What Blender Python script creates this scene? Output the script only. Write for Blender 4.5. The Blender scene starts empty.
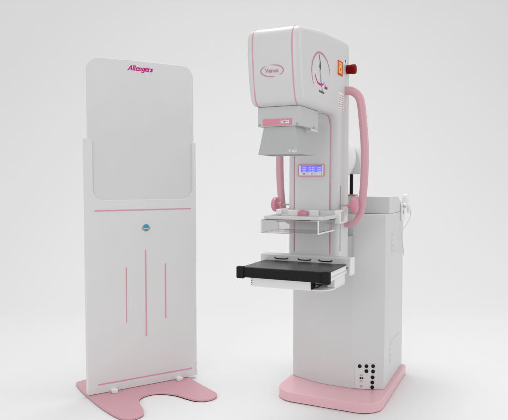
import bpy, bmesh, math, random
from mathutils import Vector, Matrix
random.seed(7)
PI = math.pi
SC = bpy.context.scene
COL = SC.collection

# ------------------------------------------------------------------ materials
def mat(name, col, rough=0.45, metal=0.0, coat=0.0, emit=None, es=0.0, var=0.03, bump=0.0, bscale=400.0, spec=0.5):
    m = bpy.data.materials.new(name); m.use_nodes = True
    nt = m.node_tree; b = nt.nodes['Principled BSDF']
    b.inputs['Base Color'].default_value = (*col, 1)
    b.inputs['Roughness'].default_value = rough
    b.inputs['Metallic'].default_value = metal
    b.inputs['Coat Weight'].default_value = coat
    b.inputs['Coat Roughness'].default_value = 0.15
    b.inputs['Specular IOR Level'].default_value = spec
    if emit:
        b.inputs['Emission Color'].default_value = (*emit, 1)
        b.inputs['Emission Strength'].default_value = es
    tc = nt.nodes.new('ShaderNodeTexCoord')
    if var:
        n = nt.nodes.new('ShaderNodeTexNoise'); n.inputs['Scale'].default_value = 5.0
        n.inputs['Detail'].default_value = 5
        nt.links.new(tc.outputs['Object'], n.inputs['Vector'])
        mr = nt.nodes.new('ShaderNodeMapRange')
        mr.inputs['From Min'].default_value = .3; mr.inputs['From Max'].default_value = .7
        mr.inputs['To Min'].default_value = max(0, rough - var * 2); mr.inputs['To Max'].default_value = rough + var * 2
        nt.links.new(n.outputs['Fac'], mr.inputs['Value'])
        nt.links.new(mr.outputs['Result'], b.inputs['Roughness'])
        mx = nt.nodes.new('ShaderNodeMix'); mx.data_type = 'RGBA'
        mx.inputs['A'].default_value = (*[c * (1 - var) for c in col], 1)
        mx.inputs['B'].default_value = (*[min(1, c * (1 + var)) for c in col], 1)
        nt.links.new(n.outputs['Fac'], mx.inputs['Factor'])
        nt.links.new(mx.outputs['Result'], b.inputs['Base Color'])
    if bump:
        n2 = nt.nodes.new('ShaderNodeTexNoise'); n2.inputs['Scale'].default_value = bscale
        nt.links.new(tc.outputs['Object'], n2.inputs['Vector'])
        bp = nt.nodes.new('ShaderNodeBump'); bp.inputs['Strength'].default_value = bump
        bp.inputs['Distance'].default_value = 0.001
        nt.links.new(n2.outputs['Fac'], bp.inputs['Height'])
        nt.links.new(bp.outputs['Normal'], b.inputs['Normal'])
    return m

WHITE = mat('white_paint', (.645, .645, .645), .42, coat=.15, bump=.12)
WHITE2 = mat('bright_white_paint', (.80, .80, .80), .4, coat=.15, bump=.1)
GREY = mat('grey_paint', (.665, .67, .67), .45, bump=.1)
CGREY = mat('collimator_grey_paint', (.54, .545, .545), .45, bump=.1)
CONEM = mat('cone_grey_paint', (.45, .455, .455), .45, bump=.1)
PANEL = mat('screen_panel_paint', (.69, .69, .69), .34, bump=.15, bscale=300)
FRAMEP = mat('screen_frame_paint', (.73, .73, .73), .5, bump=.15, bscale=300)
PINK = mat('pink_lacquer', (.78, .465, .515), .38, coat=.25)
DPINK = mat('pink_moulding', (.61, .325, .375), .42, coat=.2)
KPINK = mat('pink_plastic', (.66, .25, .33), .42, coat=.2)
HPINK = mat('pink_tube', (.66, .355, .41), .38, coat=.3)
SPINK = mat('pink_stripe', (.70, .33, .41), .5)
MAGENTA = mat('magenta_ink', (.55, .012, .22), .5, spec=.15, var=0)
LOGO = mat('dull_pink_ink', (.56, .25, .32), .5, spec=.2, var=0)
BLACK = mat('black_plastic', (.006, .006, .006), .5, spec=.22)
CARBON = mat('carbon_sheet', (.017, .017, .018), .28, spec=.20, coat=.0, bump=.1, bscale=900)
STEEL = mat('steel', (.35, .35, .36), .3, metal=.9)
DGREY = mat('dark_grey_ink', (.06, .06, .065), .5, var=0)
MGREY = mat('mid_grey_paint', (.36, .36, .365), .5)
RED = mat('red_plastic', (.20, .001, .002), .5, spec=.08)
LRED = mat('label_red', (.80, .02, .05), .5, spec=.15, var=0)
LYEL = mat('label_yellow', (.90, .50, .03), .5, spec=.15, var=0)
LWHITE = mat('label_white', (.85, .84, .84), .5, var=0)
CYAN = mat('cyan_enamel', (.02, .32, .55), .4, var=0)
BLUE = mat('blue_ink', (.08, .25, .80), .5, var=0)
LCD = mat('lcd_glass', (.08, .08, .30), .2, emit=(.17, .155, .78), es=.9, var=0)
LCDT = mat('lcd_characters', (.3, .3, .7), .3, emit=(.40, .42, .90), es=.9, var=0)
FLOOR = mat('studio_sweep', (.785, .785, .785), .6, var=.006, spec=.25)

ACR = bpy.data.materials.new('clear_acrylic'); ACR.use_nodes = True
_nt = ACR.node_tree; _o = _nt.nodes['Material Output']; _nt.nodes.remove(_nt.nodes['Principled BSDF'])
_t = _nt.nodes.new('ShaderNodeBsdfTransparent'); _t.inputs['Color'].default_value = (.935, .93, .93, 1)
_g = _nt.nodes.new('ShaderNodeBsdfGlossy'); _g.inputs['Roughness'].default_value = .06
_lw = _nt.nodes.new('ShaderNodeLayerWeight'); _lw.inputs['Blend'].default_value = .25
_f = _nt.nodes.new('ShaderNodeMath'); _f.operation = 'MULTIPLY_ADD'; _f.inputs[1].default_value = .35; _f.inputs[2].default_value = .04; _nt.links.new(_lw.outputs['Facing'], _f.inputs[0])
_x = _nt.nodes.new('ShaderNodeMixShader')
_nt.links.new(_f.outputs[0], _x.inputs[0]); _nt.links.new(_t.outputs[0], _x.inputs[1]); _nt.links.new(_g.outputs[0], _x.inputs[2])
_nt.links.new(_x.outputs[0], _o.inputs[0])

# ------------------------------------------------------------------ builders
def link(name, me, m, parent=None, smooth=True, bevel=0, seg=3, ang=30):
    o = bpy.data.objects.new(name, me); COL.objects.link(o)
    me.materials.append(m)
    if parent is not None: o.parent = parent
    if smooth:
        for p in me.polygons: p.use_smooth = True
        me.set_sharp_from_angle(angle=math.radians(ang))
    if bevel:
        b = o.modifiers.new('bevel', 'BEVEL'); b.width = bevel; b.segments = seg
        b.limit_method = 'ANGLE'; b.angle_limit = math.radians(ang); b.harden_normals = True
    return o

def fin(bm, name):
    bmesh.ops.recalc_face_normals(bm, faces=bm.faces)
    me = bpy.data.meshes.new(name); bm.to_mesh(me); bm.free(); return me

def box(bm, x0, x1, y0, y1, z0, z1):
    vs = [bm.verts.new((x, y, z)) for z in (z0, z1) for x, y in ((x0, y0), (x1, y0), (x1, y1), (x0, y1))]
    for f in ((0, 3, 2, 1), (4, 5, 6, 7), (0, 1, 5, 4), (1, 2, 6, 5), (2, 3, 7, 6), (3, 0, 4, 7)):
        bm.faces.new([vs[i] for i in f])

def prism(bm, pts, axis, a, b):
    """pts 2-D in the plane across axis: 'z' -> (x,y), 'y' -> (x,z), 'x' -> (y,z)."""
    def P(p, t):
        return (p[0], p[1], t) if axis == 'z' else (p[0], t, p[1]) if axis == 'y' else (t, p[0], p[1])
    A = [bm.verts.new(P(p, a)) for p in pts]; B = [bm.verts.new(P(p, b)) for p in pts]
    n = len(pts)
    fs = [bm.faces.new(A), bm.faces.new(B[::-1])]
    for i in range(n):
        bm.faces.new((A[i], B[i], B[(i + 1) % n], A[(i + 1) % n]))
    return fs

def rrect(x0, x1, y0, y1, r, n=8):
    if not isinstance(r, (tuple, list)): r = (r,) * 4
    out = []
    for (cx, cy, a0), q in zip(((x0, y0, PI), (x1, y0, 1.5 * PI), (x1, y1, 0), (x0, y1, .5 * PI)), r):
        sx = 1 if cx == x0 else -1; sy = 1 if cy == y0 else -1
        if q <= 0: out.append((cx, cy)); continue
        for k in range(n + 1):
            a = a0 + k * PI / 2 / n
            out.append((cx + sx * q + q * math.cos(a), cy + sy * q + q * math.sin(a)))
    return out

def catmull(pts, n=8):
    P = [Vector(p) for p in pts]; out = []
    for i in range(len(P) - 1):
        p0 = P[max(i - 1, 0)]; p1 = P[i]; p2 = P[i + 1]; p3 = P[min(i + 2, len(P) - 1)]
        for k in range(n):
            t = k / n
            out.append(.5 * ((2 * p1) + (-p0 + p2) * t + (2 * p0 - 5 * p1 + 4 * p2 - p3) * t * t + (-p0 + 3 * p1 - 3 * p2 + p3) * t ** 3))
    out.append(P[-1]); return out

def tube(bm, pts, r, seg=16, rf=None):
    pts = [Vector(p) for p in pts]
    rings = []; N = None
    for i, p in enumerate(pts):
        t = (pts[min(i + 1, len(pts) - 1)] - pts[max(i - 1, 0)]).normalized()
        if N is None:
            N = t.orthogonal().normalized()
        N = (N - t * N.dot(t)).normalized(); B = t.cross(N)
        rr = rf(i / (len(pts) - 1)) if rf else r
        rings.append([bm.verts.new(p + (N * math.cos(a) + B * math.sin(a)) * rr) for a in [2 * PI * k / seg for k in range(seg)]])
    for a, b in zip(rings, rings[1:]):
        for k in range(seg):
            bm.faces.new((a[k], a[(k + 1) % seg], b[(k + 1) % seg], b[k]))
    bm.faces.new(rings[0][::-1]); bm.faces.new(rings[-1])

def lathe(bm, c, axis, prof, seg=40):
    """prof: (r, t) pairs along axis 'x','y','z' from point c."""
    c = Vector(c); A = Vector({'x': (1, 0, 0), 'y': (0, 1, 0), 'z': (0, 0, 1)}[axis])
    N = A.orthogonal().normalized(); B = A.cross(N); rings = []
    for r, t in prof:
        rings.append([bm.verts.new(c + A * t + (N * math.cos(2 * PI * k / seg) + B * math.sin(2 * PI * k / seg)) * max(r, 1e-5)) for k in range(seg)])
    for a, b in zip(rings, rings[1:]):
        for k in range(seg):
            bm.faces.new((a[k], a[(k + 1) % seg], b[(k + 1) % seg], b[k]))
    bm.faces.new(rings[0][::-1]); bm.faces.new(rings[-1])

def mk(name, m, parent, fn, **kw):
    bm = bmesh.new(); fn(bm); return link(name, fin(bm, name), m, parent, **kw)

def boxp(name, m, parent, b, bevel=.003, **kw):
    return mk(name, m, parent, lambda bm: box(bm, *b), bevel=bevel, **kw)

def text_mesh(s, size, shear=0.0, bold=0.0, ext=.0005, align='CENTER', sx=1.0):
    c = bpy.data.curves.new('txt', 'FONT'); c.body = s; c.size = size; c.shear = shear; c.offset = bold
    c.align_x = align; c.align_y = 'CENTER'; c.extrude = ext
    o = bpy.data.objects.new('txt', c); COL.objects.link(o)
    bpy.context.view_layer.update()
    dg = bpy.context.evaluated_depsgraph_get()
    me = bpy.data.meshes.new_from_object(o.evaluated_get(dg))
    bpy.data.objects.remove(o); bpy.data.curves.remove(c)
    me.materials.clear()
    for v in me.vertices: v.co.x *= sx
    return me

# ------------------------------------------------------------------ backdrop
def sweep(bm):
    prof = [(-4.5, 0), (5.5, 0)]
    R_ = 3.0
    for k in range(1, 25):
        a = k / 24 * PI / 2
        prof.append((5.5 + R_ * math.sin(a), R_ - R_ * math.cos(a)))
    prof.append((8.5, 9.0))
    xs = (-11, -5, 0, 5, 11)
    rows = [[bm.verts.new((x, y, z)) for x in xs] for y, z in prof]
    for a, b in zip(rows, rows[1:]):
        for k in range(len(xs) - 1): bm.faces.new((a[k], a[k + 1], b[k + 1], b[k]))
bd = mk('backdrop', FLOOR, None, sweep, ang=60)
bd['kind'] = 'structure'

# ================================================================== SCREEN
SR = bpy.data.objects.new('radiation_shield', None); COL.objects.link(SR)
SR.location = (-0.92489719, 3.26149018, 0); SR.rotation_euler = (0, 0, math.radians(31))
SR['label'] = 'tall white free-standing radiation shield with pink lines, on a pink U-shaped foot plate'
SR['category'] = 'radiation shield'
W = .665
# upper panel
mk('upper_panel', PANEL, SR, lambda bm: prism(bm, rrect(.007, .655, 1.07, 1.918, (0, 0, .075, .075), 12), 'y', .010, .026), bevel=.002)
# lower frame with two arms embracing the upper panel
def lower(bm):
    z1, zc = 1.462, 1.117
    pts = [(-.012, .016), (W, .016), (W, z1)]
    # right arm
    wr = .022
    for k in range(5):
        a = k / 4 * PI / 2
        pts.append((W - wr + .012 - .012 * math.sin(a), z1 - .012 + .012 * math.cos(a)))
    r = .062
    for k in range(11):
        a = k / 10 * PI / 2
        pts.append((W - wr - r + r * math.cos(a), zc + r - r * math.sin(a)))
    wl = .043
    for k in range(11):
        a = k / 10 * PI / 2
        pts.append((-.012 + wl + r - r * math.sin(a), zc + r - r * math.cos(a)))
    for k in range(6):
        a = k / 5 * PI / 2
        pts.append((-.012 + wl - .022 + .022 * math.cos(a), z1 - .022 + .022 * math.sin(a)))
    pts.append((-.012, z1))
    prism(bm, pts, 'y', 0, .036)
mk('lower_panel', FRAMEP, SR, lower, bevel=.0025)
boxp('kick_rail', FRAMEP, SR, (-.014, W + .002, -.004, -.0003, .018, .057), .001)
def stripe(x0, z0, x1, z1, w=.0037):
    mk('pink_stripe', SPINK, SR, lambda bm: prism(bm, [(x0 - (w if x0 == x1 else 0), z0 - (0 if x0 == x1 else w)), (x1 + (w if x0 == x1 else 0), z0 - (0 if x0 == x1 else w)), (x1 + (w if x0 == x1 else 0), z1 + (0 if x0 == x1 else w)), (x0 - (w if x0 == x1 else 0), z1 + (0 if x0 == x1 else w))], 'y', -.0015, -.0002), smooth=False, bevel=.0006)
stripe(.038, 1.058, .63, 1.058)
stripe(.045, .067, .632, .067)
stripe(.2165, .402, .2165, .727)
stripe(.3365, .309, .3365, .823)
stripe(.459, .402, .459, .732)
# round enamel badge
def badge_part(nm, m, fn): mk(nm, m, BG, fn, smooth=False)
BG = mk('badge', MGREY, SR, lambda bm: lathe(bm, (.340, -.0002, .953), 'y', [(.021, 0), (.0215, -.0015), (.019, -.003)], 32))
mk('badge_dome', CYAN, BG, lambda bm: prism(bm, [(.340 + .017 * math.cos(a), .9545 + .0185 * math.sin(a)) for a in [PI * k / 14 for k in range(15)]], 'y', -.0045, -.0032), smooth=False)
mk('badge_point', CYAN, BG, lambda bm: prism(bm, [(.328, .944), (.340, .934), (.352, .944)], 'y', -.0045, -.0032), smooth=False)
mk('badge_band', MGREY, BG, lambda bm: box(bm, .316, .364, -.005, -.0004, .944, .953), smooth=False)
mk('badge_lettering_bar', GREY, BG, lambda bm: box(bm, .323, .357, -.0056, -.0051, .947, .950), smooth=False)
# maker's name
GL = {  # pen paths, x-height 1; a broad flat nib makes the thick uprights and the thin curves
    'A': (1.50, [[(0, 0), (.72, 1.45)], [(.70, 1.45), (.78, 1.0), (1.08, 0)], [(.32, .5), (.95, .5)], [(-.18, 0), (.22, 0)], [(.84, 0), (1.34, 0)]]),
    'l': (.47, [[(0, 0), (0, 1.48)], [(-.17, 1.44), (0, 1.46)], [(-.17, 0), (.19, 0)]]),
    'e': (.96, [[(.05, .52), (.68, .55)], [(.68, .55), (.66, .8), (.52, .97), (.36, 1.0), (.18, .93), (.05, .72), (.02, .5), (.06, .24), (.2, .06), (.38, 0), (.56, .05), (.7, .2)]]),
    'n': (1.06, [[(0, 0), (0, .98)], [(0, .7), (.16, .92), (.36, 1.0), (.54, .93), (.62, .72), (.62, 0)], [(-.17, .96), (0, .98)], [(-.15, 0), (.18, 0)], [(.46, 0), (.82, 0)]]),
    'g': (1.04, [[(.62, .5), (.58, .8), (.42, .98), (.25, .98), (.08, .8), (.03, .5), (.10, .2), (.28, .05), (.46, .1), (.6, .32)], [(.66, 1.0), (.66, -.1), (.56, -.38), (.34, -.5), (.12, -.45), (.02, -.30)], [(.66, .97), (.84, .97)]]),
    'r': (.74, [[(0, 0), (0, .98)], [(0, .66), (.16, .9), (.34, 1.0), (.48, .92)], [(-.17, .96), (0, .98)], [(-.15, 0), (.22, 0)]]),
    's': (.70, [[(.48, .78), (.42, .94), (.26, 1.0), (.09, .92), (.06, .74), (.2, .58), (.4, .44), (.5, .26), (.42, .07), (.24, 0), (.06, .06), (.0, .22)]]),
}
def pen_text(bm, word, width, xh, place, nw=.34, nh=.14, shear=.24):
    tot = sum(GL[c][0] for c in word); k = width / tot; x = 0; i = 0
    for c in word:
        for path in GL[c][1]:
            for p, q in zip(path, path[1:]):
                pts = [(a[0] + sx * nw / 2 + x + shear * (a[1] + sy * nh / 2), a[1] + sy * nh / 2) for a in (p, q) for sx in (-1, 1) for sy in (-1, 1)]
                pts = sorted(set((round(u, 5), round(v_, 5)) for u, v_ in pts))
                def half(ps):
                    h = []
                    for a in ps:
                        while len(h) > 1 and (h[-1][0] - h[-2][0]) * (a[1] - h[-2][1]) - (h[-1][1] - h[-2][1]) * (a[0] - h[-2][0]) <= 1e-9: h.pop()
                        h.append(a)
                    return h[:-1]
                hull = half(pts) + half(pts[::-1]); d = .0008 + i * 5e-6; i += 1
                A = [bm.verts.new(place((u - tot / 2) * k, v_ * xh, .0002)) for u, v_ in hull]
                B = [bm.verts.new(place((u - tot / 2) * k, v_ * xh, d)) for u, v_ in hull]
                n = len(hull); bm.faces.new(A); bm.faces.new(B[::-1])
                for j in range(n): bm.faces.new((A[j], A[(j + 1) % n], B[(j + 1) % n], B[j]))
        x += GL[c][0]
def serif_name(parent):
    mk('name_lettering', MAGENTA, parent, lambda bm: pen_text(bm, 'Allengers', .146, .0180, lambda x, y, d: (.319 + x, .010 - d, 1.862 + y)), smooth=False)
serif_name(SR)
# small brackets joining the panel to the foot plate
for u in (.128, .530):
    def br(bm, u=u):
        box(bm, u - .014, u + .020, -.042, -.0042, .0162, .036)
    mk('bracket', WHITE2, SR, br, bevel=.003)
# foot plate
MATP = [(-.016, .24), (-.018, .10), (-.012, 0), (.002, -.16), (.022, -.29), (.040, -.365), (.062, -.405), (.10, -.425), (.14, -.42), (.172, -.392),
        (.190, -.33), (.203, -.245), (.222, -.19), (.262, -.153), (.32, -.143), (.378, -.172), (.425, -.228), (.458, -.308), (.488, -.36),
        (.53, -.388), (.58, -.388), (.618, -.362), (.632, -.315), (.622, -.2), (.612, -.05), (.608, .10), (.606, .22), (.58, .265), (.54, .275), (.48, .262),
        (.40, .20), (.31, .18), (.22, .20), (.15, .262), (.09, .285), (.03, .28), (-.005, .265)]
def closed(pts, n=4):
    P = [Vector((*p, 0)) for p in pts]; N = len(P); out = []
    for i in range(N):
        p0, p1, p2, p3 = P[i - 1], P[i], P[(i + 1) % N], P[(i + 2) % N]
        for k in range(n):
            t = k / n
            q = .5 * ((2 * p1) + (-p0 + p2) * t + (2 * p0 - 5 * p1 + 4 * p2 - p3) * t * t + (-p0 + 3 * p1 - 3 * p2 + p3) * t ** 3)
            out.append((q.x, q.y))
    return out
fp = mk('foot_plate', DPINK, SR, lambda bm: prism(bm, closed(MATP), 'z', .003, .0155), bevel=.008, seg=4)
mk('contact_shadow_sheet', BLACK, fp, lambda bm: prism(bm, closed([(x * .985 + .004, y * .985) for x, y in MATP]), 'z', .0005, .0029), smooth=False)  # black sheet standing in for the contact shadow under the foot plate

# ================================================================== MACHINE
MR = bpy.data.objects.new('mammography_machine', None); COL.objects.link(MR)
MR.location = (0.4572517, 3.30655559, 0); MR.rotation_euler = (0, 0, math.radians(-25))
MR['label'] = 'white mammography machine with pink trim, black breast table and pink base plate'
MR['category'] = 'medical machine'

# ---- base
base = mk('base', PINK, MR, lambda bm: prism(bm, rrect(-.292, .302, -.206, .575, (.115, .125, .03, .03), 14), 'z', .0035, .055), bevel=.004, seg=4)
mk('contact_shadow_sheet', BLACK, base, lambda bm: prism(bm, rrect(-.286, .296, -.200, .57, (.11, .12, .03, .03), 14), 'z', .0005, .0034), smooth=False)  # same for the base: thin black sheet draws its contact shadow line

# ---- cabinet
cab = mk('cabinet', WHITE, MR, lambda bm: prism(bm, [(-.277, .068), (-.155, .024), (-.08, .004), (.105, 0), (.19, .021), (.275, .056), (.275, .556), (-.277, .556)], 'z', .0555, 1.038), ang=12, bevel=.002)
mk('top_cover', WHITE, cab, lambda bm: prism(bm, [(.150, 1.0385), (.556, 1.0385), (.553, 1.072), (.40, 1.128), (.385, 1.133), (.150, 1.136)], 'x', -.277, .275), bevel=.004)
# air vents on the side
def vent(z0, z1, y0, y1, n):
    v = mk('side_vent', WHITE, cab, lambda bm: prism(bm, rrect(y0, y1, z0, z1, .006, 3), 'x', .2752, .2763), smooth=False)
    for k in range(n):
        zz = z0 + (k + .5) * (z1 - z0) / n; h = (z1 - z0) / n * .5
        def lou(bm, zz=zz, h=h):
            prism(bm, [(.2763, zz + h * .7), (.2792, zz + h * .1), (.2788, zz - h * .05), (.2763, zz + h * .1)], 'y', y0 + .015, y1 - .015)
        mk('louvre', WHITE, v, lou, smooth=False)
vent(.16, .29, .20, .47, 4)
vent(.80, .93, .22, .40, 4)
# seam lines of the service door
# socket panel on the bowed right facet: plane through (.105,0)-(.19,.021)-(.275,.056)
def facet_y(x):
    return (x - .105) * .021 / .085 if x < .19 else .021 + (x - .19) * .035 / .085
def on_facet(x, z, d=0.0):
    return Vector((x + .3 * d * 0, facet_y(x) - d, z))
def facet_plate(bm, x0, x1, z0, z1, d):
    pts = [(x0, facet_y(x0))] + ([(.19, .021)] if x0 < .19 < x1 else []) + [(x1, facet_y(x1))]
    poly = [(x, y - .0005) for x, y in pts] + [(x, y - d) for x, y in pts[::-1]]
    prism(bm, poly, 'z', z0, z1)
sp = mk('socket_panel', PANEL, cab, lambda bm: facet_plate(bm, .121, .236, .058, .203, .003), smooth=False, bevel=.0005)
for x, z in ((.147, .186), (.183, .188), (.217, .189), (.183, .160), (.217, .159), (.215, .126), (.214, .097), (.2135, .070)):
    c = on_facet(x, z, .0028)
    mk('socket', BLACK, sp, lambda bm, c=c: lathe(bm, c, 'y', [(.0102, .001), (.0102, -.005), (.0085, -.007), (.0045, -.007), (.0045, -.004)], 24))
for x, z, w, h, m, nm in ((.152, .119, .004, .0045, BLACK, 'switch'), (.162, .119, .004, .0045, BLACK, 'switch'), (.151, .136, .0025, .003, MGREY, 'indicator'), (.160, .136, .0025, .003, MGREY, 'indicator'),
                          (.151, .102, .0028, .0035, DPINK, 'indicator'), (.161, .102, .0028, .0035, DPINK, 'indicator')):
    c = on_facet(x, z, .003)
    mk(nm, m, sp, lambda bm, c=c, w=w, h=h: box(bm, c.x - w, c.x + w, c.y - .0035, c.y + .001, z - h, z + h), bevel=.0006)
c = on_facet(.155, .073, .003)
mk('indicator', DPINK, sp, lambda bm: lathe(bm, c, 'y', [(.007, .001), (.007, -.0018), (.005, -.002)], 24))
# hook on the rear top corner
hk = mk('cable_hook', WHITE2, cab, lambda bm: prism(bm, rrect(.455, .553, .985, 1.088, .01, 4), 'x', .2755, .288), bevel=.003)
mk('hook_post', WHITE2, hk, lambda bm: lathe(bm, (.297, .500, 1.072), 'z', [(.012, 0), (.019, .01), (.020, .03), (.020, .055), (.017, .066), (.010, .071), (.002, .073)], 24))
mk('hook_arm', WHITE2, hk, lambda bm: tube(bm, catmull([(.288, .47, 1.080), (.302, .50, 1.082), (.307, .545, 1.072), (.305, .566, 1.05), (.303, .568, 1.025)]), .011, 12))
mk('screw', STEEL, hk, lambda bm: lathe(bm, (.2885, .468, 1.070), 'x', [(.006, 0), (.006, .003), (.003, .004)], 12))
mk('screw', STEEL, hk, lambda bm: lathe(bm, (.2885, .535, 1.066), 'x', [(.007, 0), (.007, .003), (.003, .004)], 12))
mk('screw', STEEL, hk, lambda bm: box(bm, .2885, .291, .479, .487, 1.022, 1.046), bevel=.001)
cb = mk('hanging_cord', WHITE, None, lambda bm: tube(bm, catmull([(.314, .582, 1.045), (.314, .575, 1.0), (.300, .53, .955), (.2895, .455, .925), (.2885, .42, .915), (.2885, .44, .88), (.2885, .48, .83), (.288, .52, .775), (.284, .545, .758)], 10), .0022, 10))
cb.location = MR.location; cb.rotation_euler = MR.rotation_euler
cb['label'] = 'thin pale cord hanging from the hook at the rear corner of the white cabinet'; cb['category'] = 'cord'

# ---- lift column: carriage, piston, support bracket
car = mk('lift_carriage', WHITE, MR, lambda bm: prism(bm, [(-.152, 1.266), (.152, 1.266)] + [(.152 * math.copysign(abs(math.cos(a)) ** .8, math.cos(a)), 1.290 + .155 * math.sin(a) ** .8) for a in [PI * k / 28 for k in range(29)]], 'y', -.03, .125), bevel=.006)
mk('pivot_hub', WHITE2, car, lambda bm: lathe(bm, (0, -.2025, 1.352), 'y', [(.10, 0), (.125, .04), (.128, .172)], 56), ang=40)
boxp('piston_mount', WHITE, car, (-.075, .075, .1255, .255, 1.275, 1.40), .006)
for s in (-1, 1):
    ps = mk('piston', BLACK, car, lambda bm, s=s: lathe(bm, (s * .036, .205, 1.1365), 'z', [(.0105, 0), (.0105, .14)], 20))
    mk('piston_cap', DGREY, ps, lambda bm, s=s: lathe(bm, (s * .088, -.045, 1.270), 'z', [(.009, 0), (.009, .032)], 16))
    mk('piston_flange', KPINK, ps, lambda bm, s=s: box(bm, s * .041 - .027, s * .041 + .027, .175, .235, 1.1365, 1.146), bevel=.003)
boxp('mounting_bracket', CONEM, MR, (-.108, .108, -.2025, .003, .79, .925), .004)
boxp('mounting_bracket', GREY, MR, (-.04, .04, -.2025, .16, 1.0, 1.12), .004)

# ---- C arm: head + column as one profile (V, z)
def rounded(cs, n=8):
    """closed polyline with a true arc at every corner: (x, y, radius)"""
    out = []; N = len(cs)
    for i in range(N):
        p = Vector(cs[i][:2]); r = cs[i][2]; a = Vector(cs[i - 1][:2]); c = Vector(cs[(i + 1) % N][:2])
        if r <= 0: out.append(tuple(p)); continue
        u = (a - p).normalized(); v = (c - p).normalized()
        half = u.angle(v) / 2; L = min(r / math.tan(half), (a - p).length * .48, (c - p).length * .48); r = L * math.tan(half)
        ctr = p + (u + v).normalized() * (r / math.sin(half)); s0 = p + u * L - ctr; s1 = p + v * L - ctr
        a0 = math.atan2(s0.y, s0.x); da = (math.atan2(s1.y, s1.x) - a0 + PI) % (2 * PI) - PI
        k = n if abs(da) > .6 else 4
        for j in range(k + 1):
            t = a0 + da * j / k; out.append((ctr.x + r * math.cos(t), ctr.y + r * math.sin(t)))
    return out
PROF = rounded([(-.862, 1.548, .042), (-.893, 1.648, .5), (-.909, 1.785, .5), (-.903, 1.866, .052), (-.60, 1.914, .8), (-.32, 1.935, .8), (-.203, 1.939, .05),
                (-.203, .80, .006), (-.38, .80, .006), (-.38, 1.548, .06)])
FR = sorted([p for p in PROF if p[0] < -.845 and 1.55 < p[1] < 1.87], key=lambda p: p[1])
def halfw(v): return .1215 + (v + .9) * .0135 / .52
def arm(bm):
    n = len(PROF); r = .027; K = 8
    area2 = sum(PROF[i - 1][0] * PROF[i][1] - PROF[i][0] * PROF[i - 1][1] for i in range(n))
    sg = 1 if area2 > 0 else -1
    def inset(d):
        out = []
        for i in range(n):
            a, p, c = Vector(PROF[i - 1]), Vector(PROF[i]), Vector(PROF[(i + 1) % n])
            e1 = (p - a).normalized(); e2 = (c - p).normalized()
            n1 = Vector((-e1.y, e1.x)); n2 = Vector((-e2.y, e2.x)); m = (n1 + n2).normalized()
            out.append(p + m * (sg * d / max(.3, m.dot(n1))))
        return out
    loops = []
    for k in range(2 * (K + 1)):
        t = (k if k <= K else 2 * K + 1 - k) / K * PI / 2
        side = -1 if k <= K else 1
        x = side * (.13 - r * (1 - math.sin(t)) * 0 - r * (1 - math.cos(t)))
        q = inset(r * (1 - math.sin(t)))
        loops.append([bm.verts.new((x * halfw(v) / .13, v, z)) for v, z in q])
    for a, b in zip(loops, loops[1:]):
        for i in range(n): bm.faces.new((a[i], a[(i + 1) % n], b[(i + 1) % n], b[i]))
    from mathutils.geometry import tessellate_polygon
    for lp in (loops[0], loops[-1]):
        for tri in tessellate_polygon([[Vector((v.co.y, v.co.z, 0)) for v in lp]]):
            try: bm.faces.new([lp[i] for i in tri])
            except ValueError: pass
arm_o = mk('arm_housing', WHITE, MR, arm, ang=50)

def prof_v(z):
    pts = FR
    for (v0, z0), (v1, z1) in zip(pts, pts[1:]):
        if z0 <= z <= z1: return v0 + (v1 - v0) * (z - z0) / (z1 - z0)
    return pts[0][0] if z < pts[0][1] else pts[-1][0]

def ribbon(bm, path, x0, x1, t=.0012, base=-.0008):
    n = len(path); out = []; inn = []
    for i, (v, z) in enumerate(path):
        a = path[max(i - 1, 0)]; b = path[min(i + 1, n - 1)]
        d = Vector((b[0] - a[0], b[1] - a[1])).normalized(); nn = Vector((-d.y, d.x))  # left of travel
        out.append((v + nn.x * t, z + nn.y * t)); inn.append((v + nn.x * base, z + nn.y * base))
    prism(bm, out + inn[::-1], 'x', x0, x1)
STR = [p for p in PROF if p[1] > 1.5479 and p[0] < -.25]
STR = [(-.80, 1.548)] + [p for p in STR if p[0] < -.82 or p[1] > 1.8]
for s in (-1, 1):
    x = s * .0905
    mk('pink_trim', SPINK, arm_o, lambda bm, x=x: ribbon(bm, STR, x - .0026, x + .0026), smooth=True, ang=50)
# front panel of the column, slightly proud of the arm, with pink edge lines
COLP = [(-.38, .812), (-.38, 1.488)] + [(-.44 + .06 * math.cos(k / 8 * PI / 2), 1.488 + .06 * math.sin(k / 8 * PI / 2)) for k in range(1, 9)] + [(-.50, 1.548)]
mk('column_panel', GREY, arm_o, lambda bm: ribbon(bm, COLP, -.0955, .0895, t=.0045), ang=40, bevel=.001)
CST = [(-.38, .862)] + COLP[1:]
for xx in (-.0995, .0935):
    mk('pink_trim', SPINK, arm_o, lambda bm, xx=xx: ribbon(bm, CST, xx - .0022, xx + .0022, t=.0035), ang=40)

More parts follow.
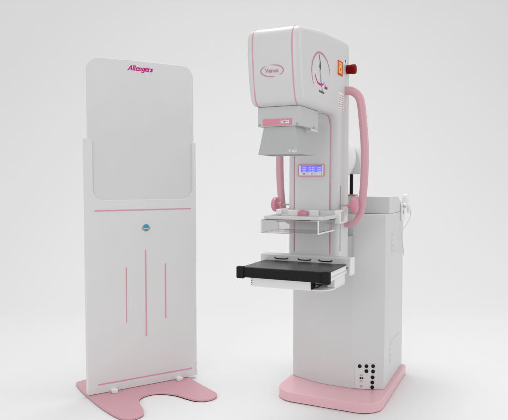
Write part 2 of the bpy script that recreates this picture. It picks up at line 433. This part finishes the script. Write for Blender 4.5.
# oval maker's mark on the head front, wrapped on the curved face
def wrap_front(me, cx, cz, d=.0012):
    for v in me.vertices:
        x, y, z = v.co; Z = cz + y
        v.co = (cx + x, prof_v(Z) - d - z, Z)
def crescent(bm, cx, cz, rx, rz, a0, a1, w, fn, n=28, dd=.0006):
    top = []; 
    for k in range(n + 1):
        t = k / n; a = math.radians(a0 + (a1 - a0) * t); h = w * math.sin(PI * t) ** .7 * .5 + .0002
        top.append(((cx + (rx + h) * math.cos(a), cz + (rz + h) * math.sin(a)), (cx + (rx - h) * math.cos(a), cz + (rz - h) * math.sin(a))))
    vs = []
    for p, q in top:
        vs.append([bm.verts.new(fn(*p, .0004)), bm.verts.new(fn(*q, .0004)), bm.verts.new(fn(*q, .0014)), bm.verts.new(fn(*p, .0014))])
    for a, b in zip(vs, vs[1:]):
        for k in range(4): bm.faces.new((a[k], a[(k + 1) % 4], b[(k + 1) % 4], b[k]))
    bm.faces.new(vs[0]); bm.faces.new(vs[-1][::-1])
F1 = lambda x, z, d: (x, prof_v(z) - d, z)
em = mk('oval_emblem', LOGO, arm_o, lambda bm: (crescent(bm, -.002, 1.687, .051, .0235, 118, 285, .0042, F1), crescent(bm, -.002, 1.687, .051, .0235, -55, 100, .0042, F1)), smooth=False)
me = text_mesh('Venus', .0245, bold=.0003, ext=.0004); wrap_front(me, -.003, 1.687)
link('lettering', me, LOGO, em, smooth=False)

# ---- marks on the right side of the head (plane x ~ halfw)
def F2(v, z, d): return (halfw(v) + d, v, z)
sl = mk('side_emblem', LOGO, arm_o, lambda bm: crescent(bm, -.640, 1.705,   .122, .096, 8, 218, .0085, F2, 40), smooth=False)
def side_poly(nm, m, pts, parent, d0=.0003, d1=.0014):
    def fn(bm):
        A = [bm.verts.new(F2(v, z, d0)) for v, z in pts]; B = [bm.verts.new(F2(v, z, d1)) for v, z in pts]; n = len(pts)
        bm.faces.new(A); bm.faces.new(B[::-1])
        for i in range(n): bm.faces.new((A[i], B[i], B[(i + 1) % n], A[(i + 1) % n]))
    return mk(nm, m, parent, fn, smooth=False)
side_poly('emblem_stroke', DGREY, [(-.664, 1.790), (-.652, 1.765), (-.640, 1.735), (-.648, 1.722), (-.662, 1.733), (-.657, 1.755)], sl)
side_poly('emblem_stroke', MGREY, [(-.660, 1.724), (-.648, 1.722), (-.640, 1.690), (-.632, 1.660), (-.612, 1.628), (-.622, 1.634), (-.645, 1.672)], sl)
mk('emblem_stroke', MAGENTA, sl, lambda bm: crescent(bm, -.650, 1.700, .072, .042, 190, 322, .0075, F2, 24), smooth=False)
mk('emblem_dot', BLUE, sl, lambda bm: crescent(bm, -.632, 1.660, .005, .005, 0, 360, .009, F2, 16), smooth=False)
me = text_mesh('line', .028, shear=.2, bold=.0003, ext=.0004)
for v in me.vertices:
    x, y, z = v.co; v.co = F2(-.575 + x, 1.655 + y, .0008 + z)
link('lettering', me, MAGENTA, sl, smooth=False)
side_poly('key_slot', DGREY, [(-.662, 1.632), (-.598, 1.630), (-.598, 1.622), (-.662, 1.624)], arm_o)
wl = side_poly('warning_label', LRED, [(-0.408, 1.813), (-0.333, 1.813), (-0.333, 1.742), (-0.408, 1.742)], arm_o, .0002, .0012)
side_poly('warning_symbol', LYEL, [(-0.396, 1.806), (-0.345, 1.806), (-0.345, 1.752), (-0.396, 1.752)], wl, .0013, .002)
side_poly('warning_symbol', LRED, [(-0.386, 1.798), (-0.358, 1.790), (-0.372, 1.762)], wl, .0021, .0026)
side_poly('warning_symbol', LWHITE, [(-0.380, 1.792), (-0.366, 1.788), (-0.370, 1.775)], wl, .0027, .0031)
nl = side_poly('button_label', LWHITE, [(-0.317, 1.836), (-0.265, 1.836), (-0.265, 1.808), (-0.317, 1.808)], arm_o, .0002, .0010)
side_poly('symbol', DGREY, [(-0.305, 1.832), (-0.281, 1.832), (-0.289, 1.815), (-0.296, 1.815)], nl, .0011, .0015)
il = side_poly('instruction_label', LWHITE, [(-0.395, 1.660), (-0.317, 1.662), (-0.313, 1.577), (-0.391, 1.575)], arm_o, .0002, .0010)
for c_ in range(2):
    for r_ in range(7):
        v0 = -.386 + c_ * .038; z0 = 1.650 - r_ * .0108
        w_ = .026 if (r_ + c_) % 3 else .019
        side_poly('printed_mark', (LOGO if (r_ % 2 == 0 or c_) else MGREY), [(v0, z0), (v0 + w_, z0), (v0 + w_, z0 - .0045), (v0, z0 - .0045)], il, .0011, .0014)
# red push button
btn = mk('push_button', RED, arm_o, lambda bm: lathe(bm, (.1385, -.262, 1.789), 'x', [(.020, -.002), (.022, .003), (.0225, .022), (.0245, .026), (.0245, .040), (.022, .045), (.010, .047), (.001, .047)], 32), ang=40)
# guide slot on the column side
mk('guide_slot', MGREY, arm_o, lambda bm: box(bm, .1335, .1372, -.357, -.349, .872, 1.200), smooth=False)

# ---- display
dp = mk('display_panel', LWHITE, arm_o, lambda bm: prism(bm, rrect(-.0735, .0595, 1.253, 1.306, .005, 4), 'y', -.3885, -.3846), bevel=.001)
def ringf(bm):
    o_ = rrect(-.0775, .0635, 1.249, 1.310, .007, 4); i_ = rrect(-.0738, .0598, 1.2527, 1.3063, .005, 4)
    for (a, b) in ((0, 1),):
        n = len(o_)
        O0 = [bm.verts.new((x, -.3847, z)) for x, z in o_]; O1 = [bm.verts.new((x, -.390, z)) for x, z in o_]
        I0 = [bm.verts.new((x, -.3847, z)) for x, z in i_]; I1 = [bm.verts.new((x, -.390, z)) for x, z in i_]
        for k in range(n):
            j = (k + 1) % n
            bm.faces.new((O0[k], O0[j], O1[j], O1[k])); bm.faces.new((I0[j], I0[k], I1[k], I1[j])); bm.faces.new((O1[k], O1[j], I1[j], I1[k])); bm.faces.new((O0[j], O0[k], I0[k], I0[j]))
mk('display_rim', SPINK, dp, ringf, smooth=False)
lc = mk('lcd', LCD, dp, lambda bm: box(bm, -.0615, .0505, -.3898, -.3888, 1.270, 1.3005), smooth=False)
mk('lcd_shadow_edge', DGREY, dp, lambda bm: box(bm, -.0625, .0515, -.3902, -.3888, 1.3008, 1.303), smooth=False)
for g, (x0, n) in enumerate(((-.056, 6), (-.018, 7), (.026, 5))):
    for row in range(3):
        for k in range(n):
            if (k * 3 + row * 5 + g) % 5 == 0: continue
            xx = x0 + k * .0042; zz = 1.2945 - row * .0085
            mk('lcd_character', LCDT, lc, lambda bm, xx=xx, zz=zz: box(bm, xx, xx + .0028, -.3903, -.3899, zz - .0045, zz), smooth=False)
for k, (x0, w_) in enumerate(((-.052, .014), (-.034, .014), (-.006, .006), (.006, .010), (.022, .005), (.036, .006), (.046, .004))):
    mk('display_key', MGREY if k % 2 == 0 else FRAMEP, dp, lambda bm, x0=x0, w_=w_: box(bm, x0, x0 + w_, -.3895, -.3886, 1.258, 1.265), bevel=.0004)

# ---- collimator
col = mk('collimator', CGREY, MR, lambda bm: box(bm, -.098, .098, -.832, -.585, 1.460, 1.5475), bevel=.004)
nb = mk('collimator_strip', KPINK, col, lambda bm: box(bm, -.072, .062, -.8345, -.8325, 1.463, 1.4935), bevel=.0008)
lb = mk('strip_label', LWHITE, nb, lambda bm: box(bm, .012, .049, -.8353, -.8347, 1.472, 1.483), smooth=False)
for k in range(5):
    mk('printed_mark', DGREY, lb, lambda bm, k=k: box(bm, .016 + k * .006, .0195 + k * .006, -.8357, -.8354, 1.475, 1.480), smooth=False)
for x in (-.088, .086):
    mk('screw', STEEL, col, lambda bm, x=x: lathe(bm, (x, -.8325, 1.468), 'y', [(.0045, 0), (.0045, -.002), (.002, -.003)], 14))
mk('screw', STEEL, col, lambda bm: lathe(bm, (.0983, -.655, 1.466), 'x', [(.0045, 0), (.0045, .002), (.002, .003)], 14))
boxp('side_flange', WHITE, col, (.0985, .101, -.70, -.600, 1.447, 1.459), .001)
def cone(bm):
    t = [(-.073, -.822), (.073, -.822), (.073, -.702), (-.073, -.702)]
    b = [(-.100, -.822), (.100, -.822), (.100, -.650), (-.100, -.650)]
    T = [bm.verts.new((*p, 1.4595)) for p in t]; B = [bm.verts.new((*p, 1.340)) for p in b]
    Ti = [bm.verts.new((p[0] * .96, p[1] * .985 + (-.012 if p[1] > -.75 else -.009), 1.4595)) for p in t]
    Bi = [bm.verts.new((p[0] * .965, p[1] + (.004 if p[1] < -.75 else -.004), 1.340)) for p in b]
    for k in range(4):
        j = (k + 1) % 4
        bm.faces.new((T[k], T[j], B[j], B[k])); bm.faces.new((Ti[j], Ti[k], Bi[k], Bi[j])); bm.faces.new((B[k], B[j], Bi[j], Bi[k]))
    bm.faces.new(T); bm.faces.new(Ti[::-1])
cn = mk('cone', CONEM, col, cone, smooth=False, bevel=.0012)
cl_ = mk('cone_label', LWHITE, cn, lambda bm: (box(bm, .045, .062, -.8236, -.8224, 1.348, 1.359), box(bm, .066, .080, -.8236, -.8224, 1.348, 1.359)), smooth=False)
mk('printed_mark', MGREY, cl_, lambda bm: (box(bm, .048, .059, -.8240, -.8237, 1.351, 1.356), box(bm, .069, .077, -.8240, -.8237, 1.351, 1.356)), smooth=False)

# ---- handles: curved pink tubes both sides
for s in (-1, 1):
    pts = [(s * .125, -.27, 1.682), (s * .165, -.27, 1.679), (s * .196, -.27, 1.658), (s * .213, -.27, 1.62), (s * .223, -.27, 1.541), (s * .233, -.27, 1.431), (s * .236, -.27, 1.356), (s * .235, -.27, 1.28),
           (s * .232, -.27, 1.205), (s * .226, -.27, 1.134), (s * .216, -.27, 1.066), (s * .194, -.27, 1.022), (s * .160, -.27, 1.006), (s * .128, -.27, 1.004)]
    if s < 0: pts = [(x + .010, y, z) for x, y, z in pts[:-1]] + [pts[-1]]
    mk('handle', HPINK, MR, lambda bm, pts=pts: tube(bm, catmull(pts, 8), .0215, 22, rf=lambda t: .0215 - .003 * t if t < .75 else .0193 - (t - .75) * .016), ang=60)

# ---- compression unit
cu = mk('compression_carriage', WHITE, MR, lambda bm: box(bm, -.163, .168, -.452, -.3865, 1.022, 1.080), bevel=.004)
boxp('side_cheek', WHITE2, cu, (.1375, .168, -.46, -.335, 1.018, 1.084), .005)
boxp('side_cheek', WHITE2, cu, (-.168, -.1375, -.46, -.335, 1.018, 1.084), .005)
boxp('clamp', WHITE2, cu, (.012, .062, -.474, -.4525, 1.052, 1.082), .004)
boxp('clamp', WHITE2, cu, (-.100, -.046, -.474, -.4525, 1.052, 1.078), .004)
mk('front_knob', KPINK, cu, lambda bm: lathe(bm, (-.017, -.4525, 1.060), 'y', [(.008, 0), (.008, -.02), (.0235, -.022), (.0245, -.027), (.0235, -.040), (.020, -.042), (.001, -.042)], 32), ang=40)
for s in (-1, 1):
    kn = mk('side_knob', KPINK, cu, lambda bm, s=s: lathe(bm, (s * .176, -.36, 1.103), 'x', [(.012, 0), (.012, s * .022), (.036, s * .026), (.0385, s * .034), (.036, s * .044), (.028, s * .050), (.001, s * .052)], 36), ang=40)
    mk('knob_stem', MGREY, kn, lambda bm, s=s: lathe(bm, (s * .138, -.36, 1.103), 'x', [(.004, 0), (.004, s * .037)], 12))
# paddle frame: white bars round an opening, and clear tray under it
def pframe(bm):
    z0, z1 = 1.046, 1.062
    prism(bm, [(-.148, -.652), (-.132, -.672), (0, -.678), (.132, -.672), (.148, -.652), (.148, -.640), (-.148, -.640)], 'z', z0, z1)
    box(bm, -.152, -.136, -.6398, -.4525, z0, z1); box(bm, .136, .152, -.6398, -.4525, z0, z1)
    box(bm, -.1355, .1355, -.4758, -.4525, z0, z1 - .004)
pf = mk('paddle_frame', WHITE, cu, pframe, bevel=.003)
mk('frame_gasket', DGREY, pf, lambda bm: (box(bm, -.130, .090, -.6735, -.6690, 1.0425, 1.0455), box(bm, .147, .150, -.56, -.48, 1.0425, 1.0455)), smooth=False)
def tray(bm):
    x0, x1, y0, y1, z0, z1, t = -.143, .131, -.69, -.478, .986, 1.042, .003
    box(bm, x0, x1, y0, y1, z0, z0 + t)
    box(bm, x0, x1, y0, y0 + t, z0 + t + .0002, z1); box(bm, x0, x1, y1 - t, y1, z0 + t + .0002, z1)
    box(bm, x0, x0 + t, y0 + t + .0002, y1 - t - .0002, z0 + t + .0002, z1); box(bm, x1 - t, x1, y0 + t + .0002, y1 - t - .0002, z0 + t + .0002, z1)
pd = mk('paddle', ACR, cu, tray, smooth=False)
def edges(bm):
    x0, x1, y0, y1, z0, z1 = -.1445, .1325, -.6915, -.4765, .9845, 1.0435
    w = .0012
    for x in (x0, x1):
        for y in (y0, y1): tube(bm, [(x, y, z0), (x, y, z1)], w * 1.2, 8)
    for z in (z0, z1):
        for y in (y0, y1): tube(bm, [(x0, y, z), (x1, y, z)], w * 1.1, 8)
        for x in (x0, x1): tube(bm, [(x, y0, z), (x, y1, z)], w * 1.1, 8)
mk('paddle_edge', CONEM, pd, edges)
mk('paddle_bracket', WHITE2, cu, lambda bm: (box(bm, .134, .1385, -.693, -.687, .984, 1.0455), box(bm, .134, .1385, -.6868, -.4525, .984, .991)), bevel=.001)

# ---- breast table
bt = mk('table_back_plate', WHITE, MR, lambda bm: box(bm, -.236, .2235, -.4945, -.4300, .776, .858), bevel=.005)
boxp('end_block', WHITE2, bt, (.224, .2355, -.500, -.440, .777, .860), .004)
boxp('column_shoe', WHITE, bt, (-.12, .12, -.4298, -.3805, .785, .8295), .004)
tb = mk('breast_table', WHITE2, MR, lambda bm: box(bm, -.212, .212, -.772, -.4950, .786, .8245), bevel=.003)
mk('table_top', CARBON, tb, lambda bm: box(bm, -.2095, .2095, -.772, -.4955, .8247, .829), bevel=.001)
mk('front_bar', BLACK, tb, lambda bm: box(bm, -.186, .186, -.7955, -.7722, .785, .8310), bevel=.003)
for s in (-1, 1):
    mk('end_cap', BLACK, tb, lambda bm, s=s: box(bm, min(s * .1862, s * .224), max(s * .1862, s * .224), -.800, -.7722 + .018 * 0, .779, .8345), bevel=.007, seg=4)
    mk('side_rail', WHITE2, tb, lambda bm, s=s: box(bm, min(s * .2122, s * .2165), max(s * .2122, s * .2165), -.770, -.4970, .806, .824), bevel=.0015)
    mk('side_rail', WHITE2, tb, lambda bm, s=s: box(bm, min(s * .2122, s * .2150), max(s * .2122, s * .2150), -.770, -.4970, .787, .802), bevel=.0015)
    mk('bolt', DGREY, tb, lambda bm, s=s: lathe(bm, (s * .2166, -.515, .815), 'x', [(.005, 0), (.005, s * .003)], 14))
for x0, x1 in ((-.158, -.088), (-.035, .030), (.074, .140)):
    def clip(bm, x0=x0, x1=x1):
        tube(bm, [(x0, -.4955, .844), (x0 + .003, -.500, .8405), (x0 + .014, -.502, .8385), (x1 - .014, -.502, .8385), (x1 - .003, -.500, .8405), (x1, -.4955, .844)], .0026, 10)
    mk('clip', BLACK, bt, clip)
# cassette tunnel under the table
def tunnel(bm):
    box(bm, -.168, .120, -.745, -.505, .738, .7855)
    prism(bm, [(.1202, -.742), (.165, -.742), (.195, -.715), (.207, -.68), (.207, -.505), (.1202, -.505)], 'z', .738, .7445)
    box(bm, .172, .2065, -.665, -.505, .7447, .7857)
tn = mk('cassette_tunnel', WHITE2, tb, tunnel, bevel=.002)
mk('tunnel_end_plate', BLACK, tn, lambda bm: box(bm, .1202, .1265, -.748, -.700, .7447, .7855), bevel=.001)
def grip(bm):
    box(bm, .1267, .176, -.705, -.698, .772, .778)
    prism(bm, [(.1267, .7450), (.136, .7450), (.178, .7715), (.168, .7715)], 'y', -.7065, -.6965)
    box(bm, .1267, .150, -.700, -.694, .757, .762)
mk('tunnel_grip', BLACK, tn, grip, bevel=.001)
def comb(bm):
    for k in range(5): box(bm, -.1725, -.1682, -.745, -.738, .745 + k * .008, .749 + k * .008)
mk('tunnel_comb', DGREY, tn, comb, smooth=False)

# ------------------------------------------------------------------ light
w = bpy.data.worlds.new('World'); SC.world = w; w.use_nodes = True
wb = w.node_tree.nodes['Background']; wb.inputs[0].default_value = (1, 1, 1, 1); wb.inputs[1].default_value = .80
def area(name, loc, target, size, power, col=(1, 1, 1), sy=None):
    l = bpy.data.lights.new(name, 'AREA'); l.energy = power; l.size = size; l.color = col
    if sy: l.shape = 'RECTANGLE'; l.size_y = sy
    o = bpy.data.objects.new(name, l); COL.objects.link(o); o.location = loc
    o.rotation_euler = (Vector(target) - Vector(loc)).to_track_quat('-Z', 'Y').to_euler()
    return o
area('overhead_softbox', (.1, 4.0, 5.0), (0, 3.5, 0), 2.0, 88)
area('right_softbox', (5.0, 3.2, 2.6), (.4, 3.3, 1.0), 2.5, 26)
area('front_fill', (-3.0, -5.0, 3.2), (.2, 4.3, 2.2), 3.2, 85)  # unseen fill light, added to lift the occluded column front and plate

# ------------------------------------------------------------------ camera
cd = bpy.data.cameras.new('camera'); co = bpy.data.objects.new('camera', cd); COL.objects.link(co)
cd.sensor_width = 36; cd.lens = 587 / 508 * 36; cd.clip_end = 200
co.location = (0, 0, 1.22); co.rotation_euler = (PI / 2 - math.atan(28 / 587), 0, 0)
SC.camera = co
SC.view_settings.view_transform = 'Standard'; SC.view_settings.look = 'None'
SC.view_settings.exposure = 0; SC.view_settings.gamma = 1
SC.cycles.use_denoising = True
SC.cycles.max_bounces = 10; SC.cycles.transparent_max_bounces = 16
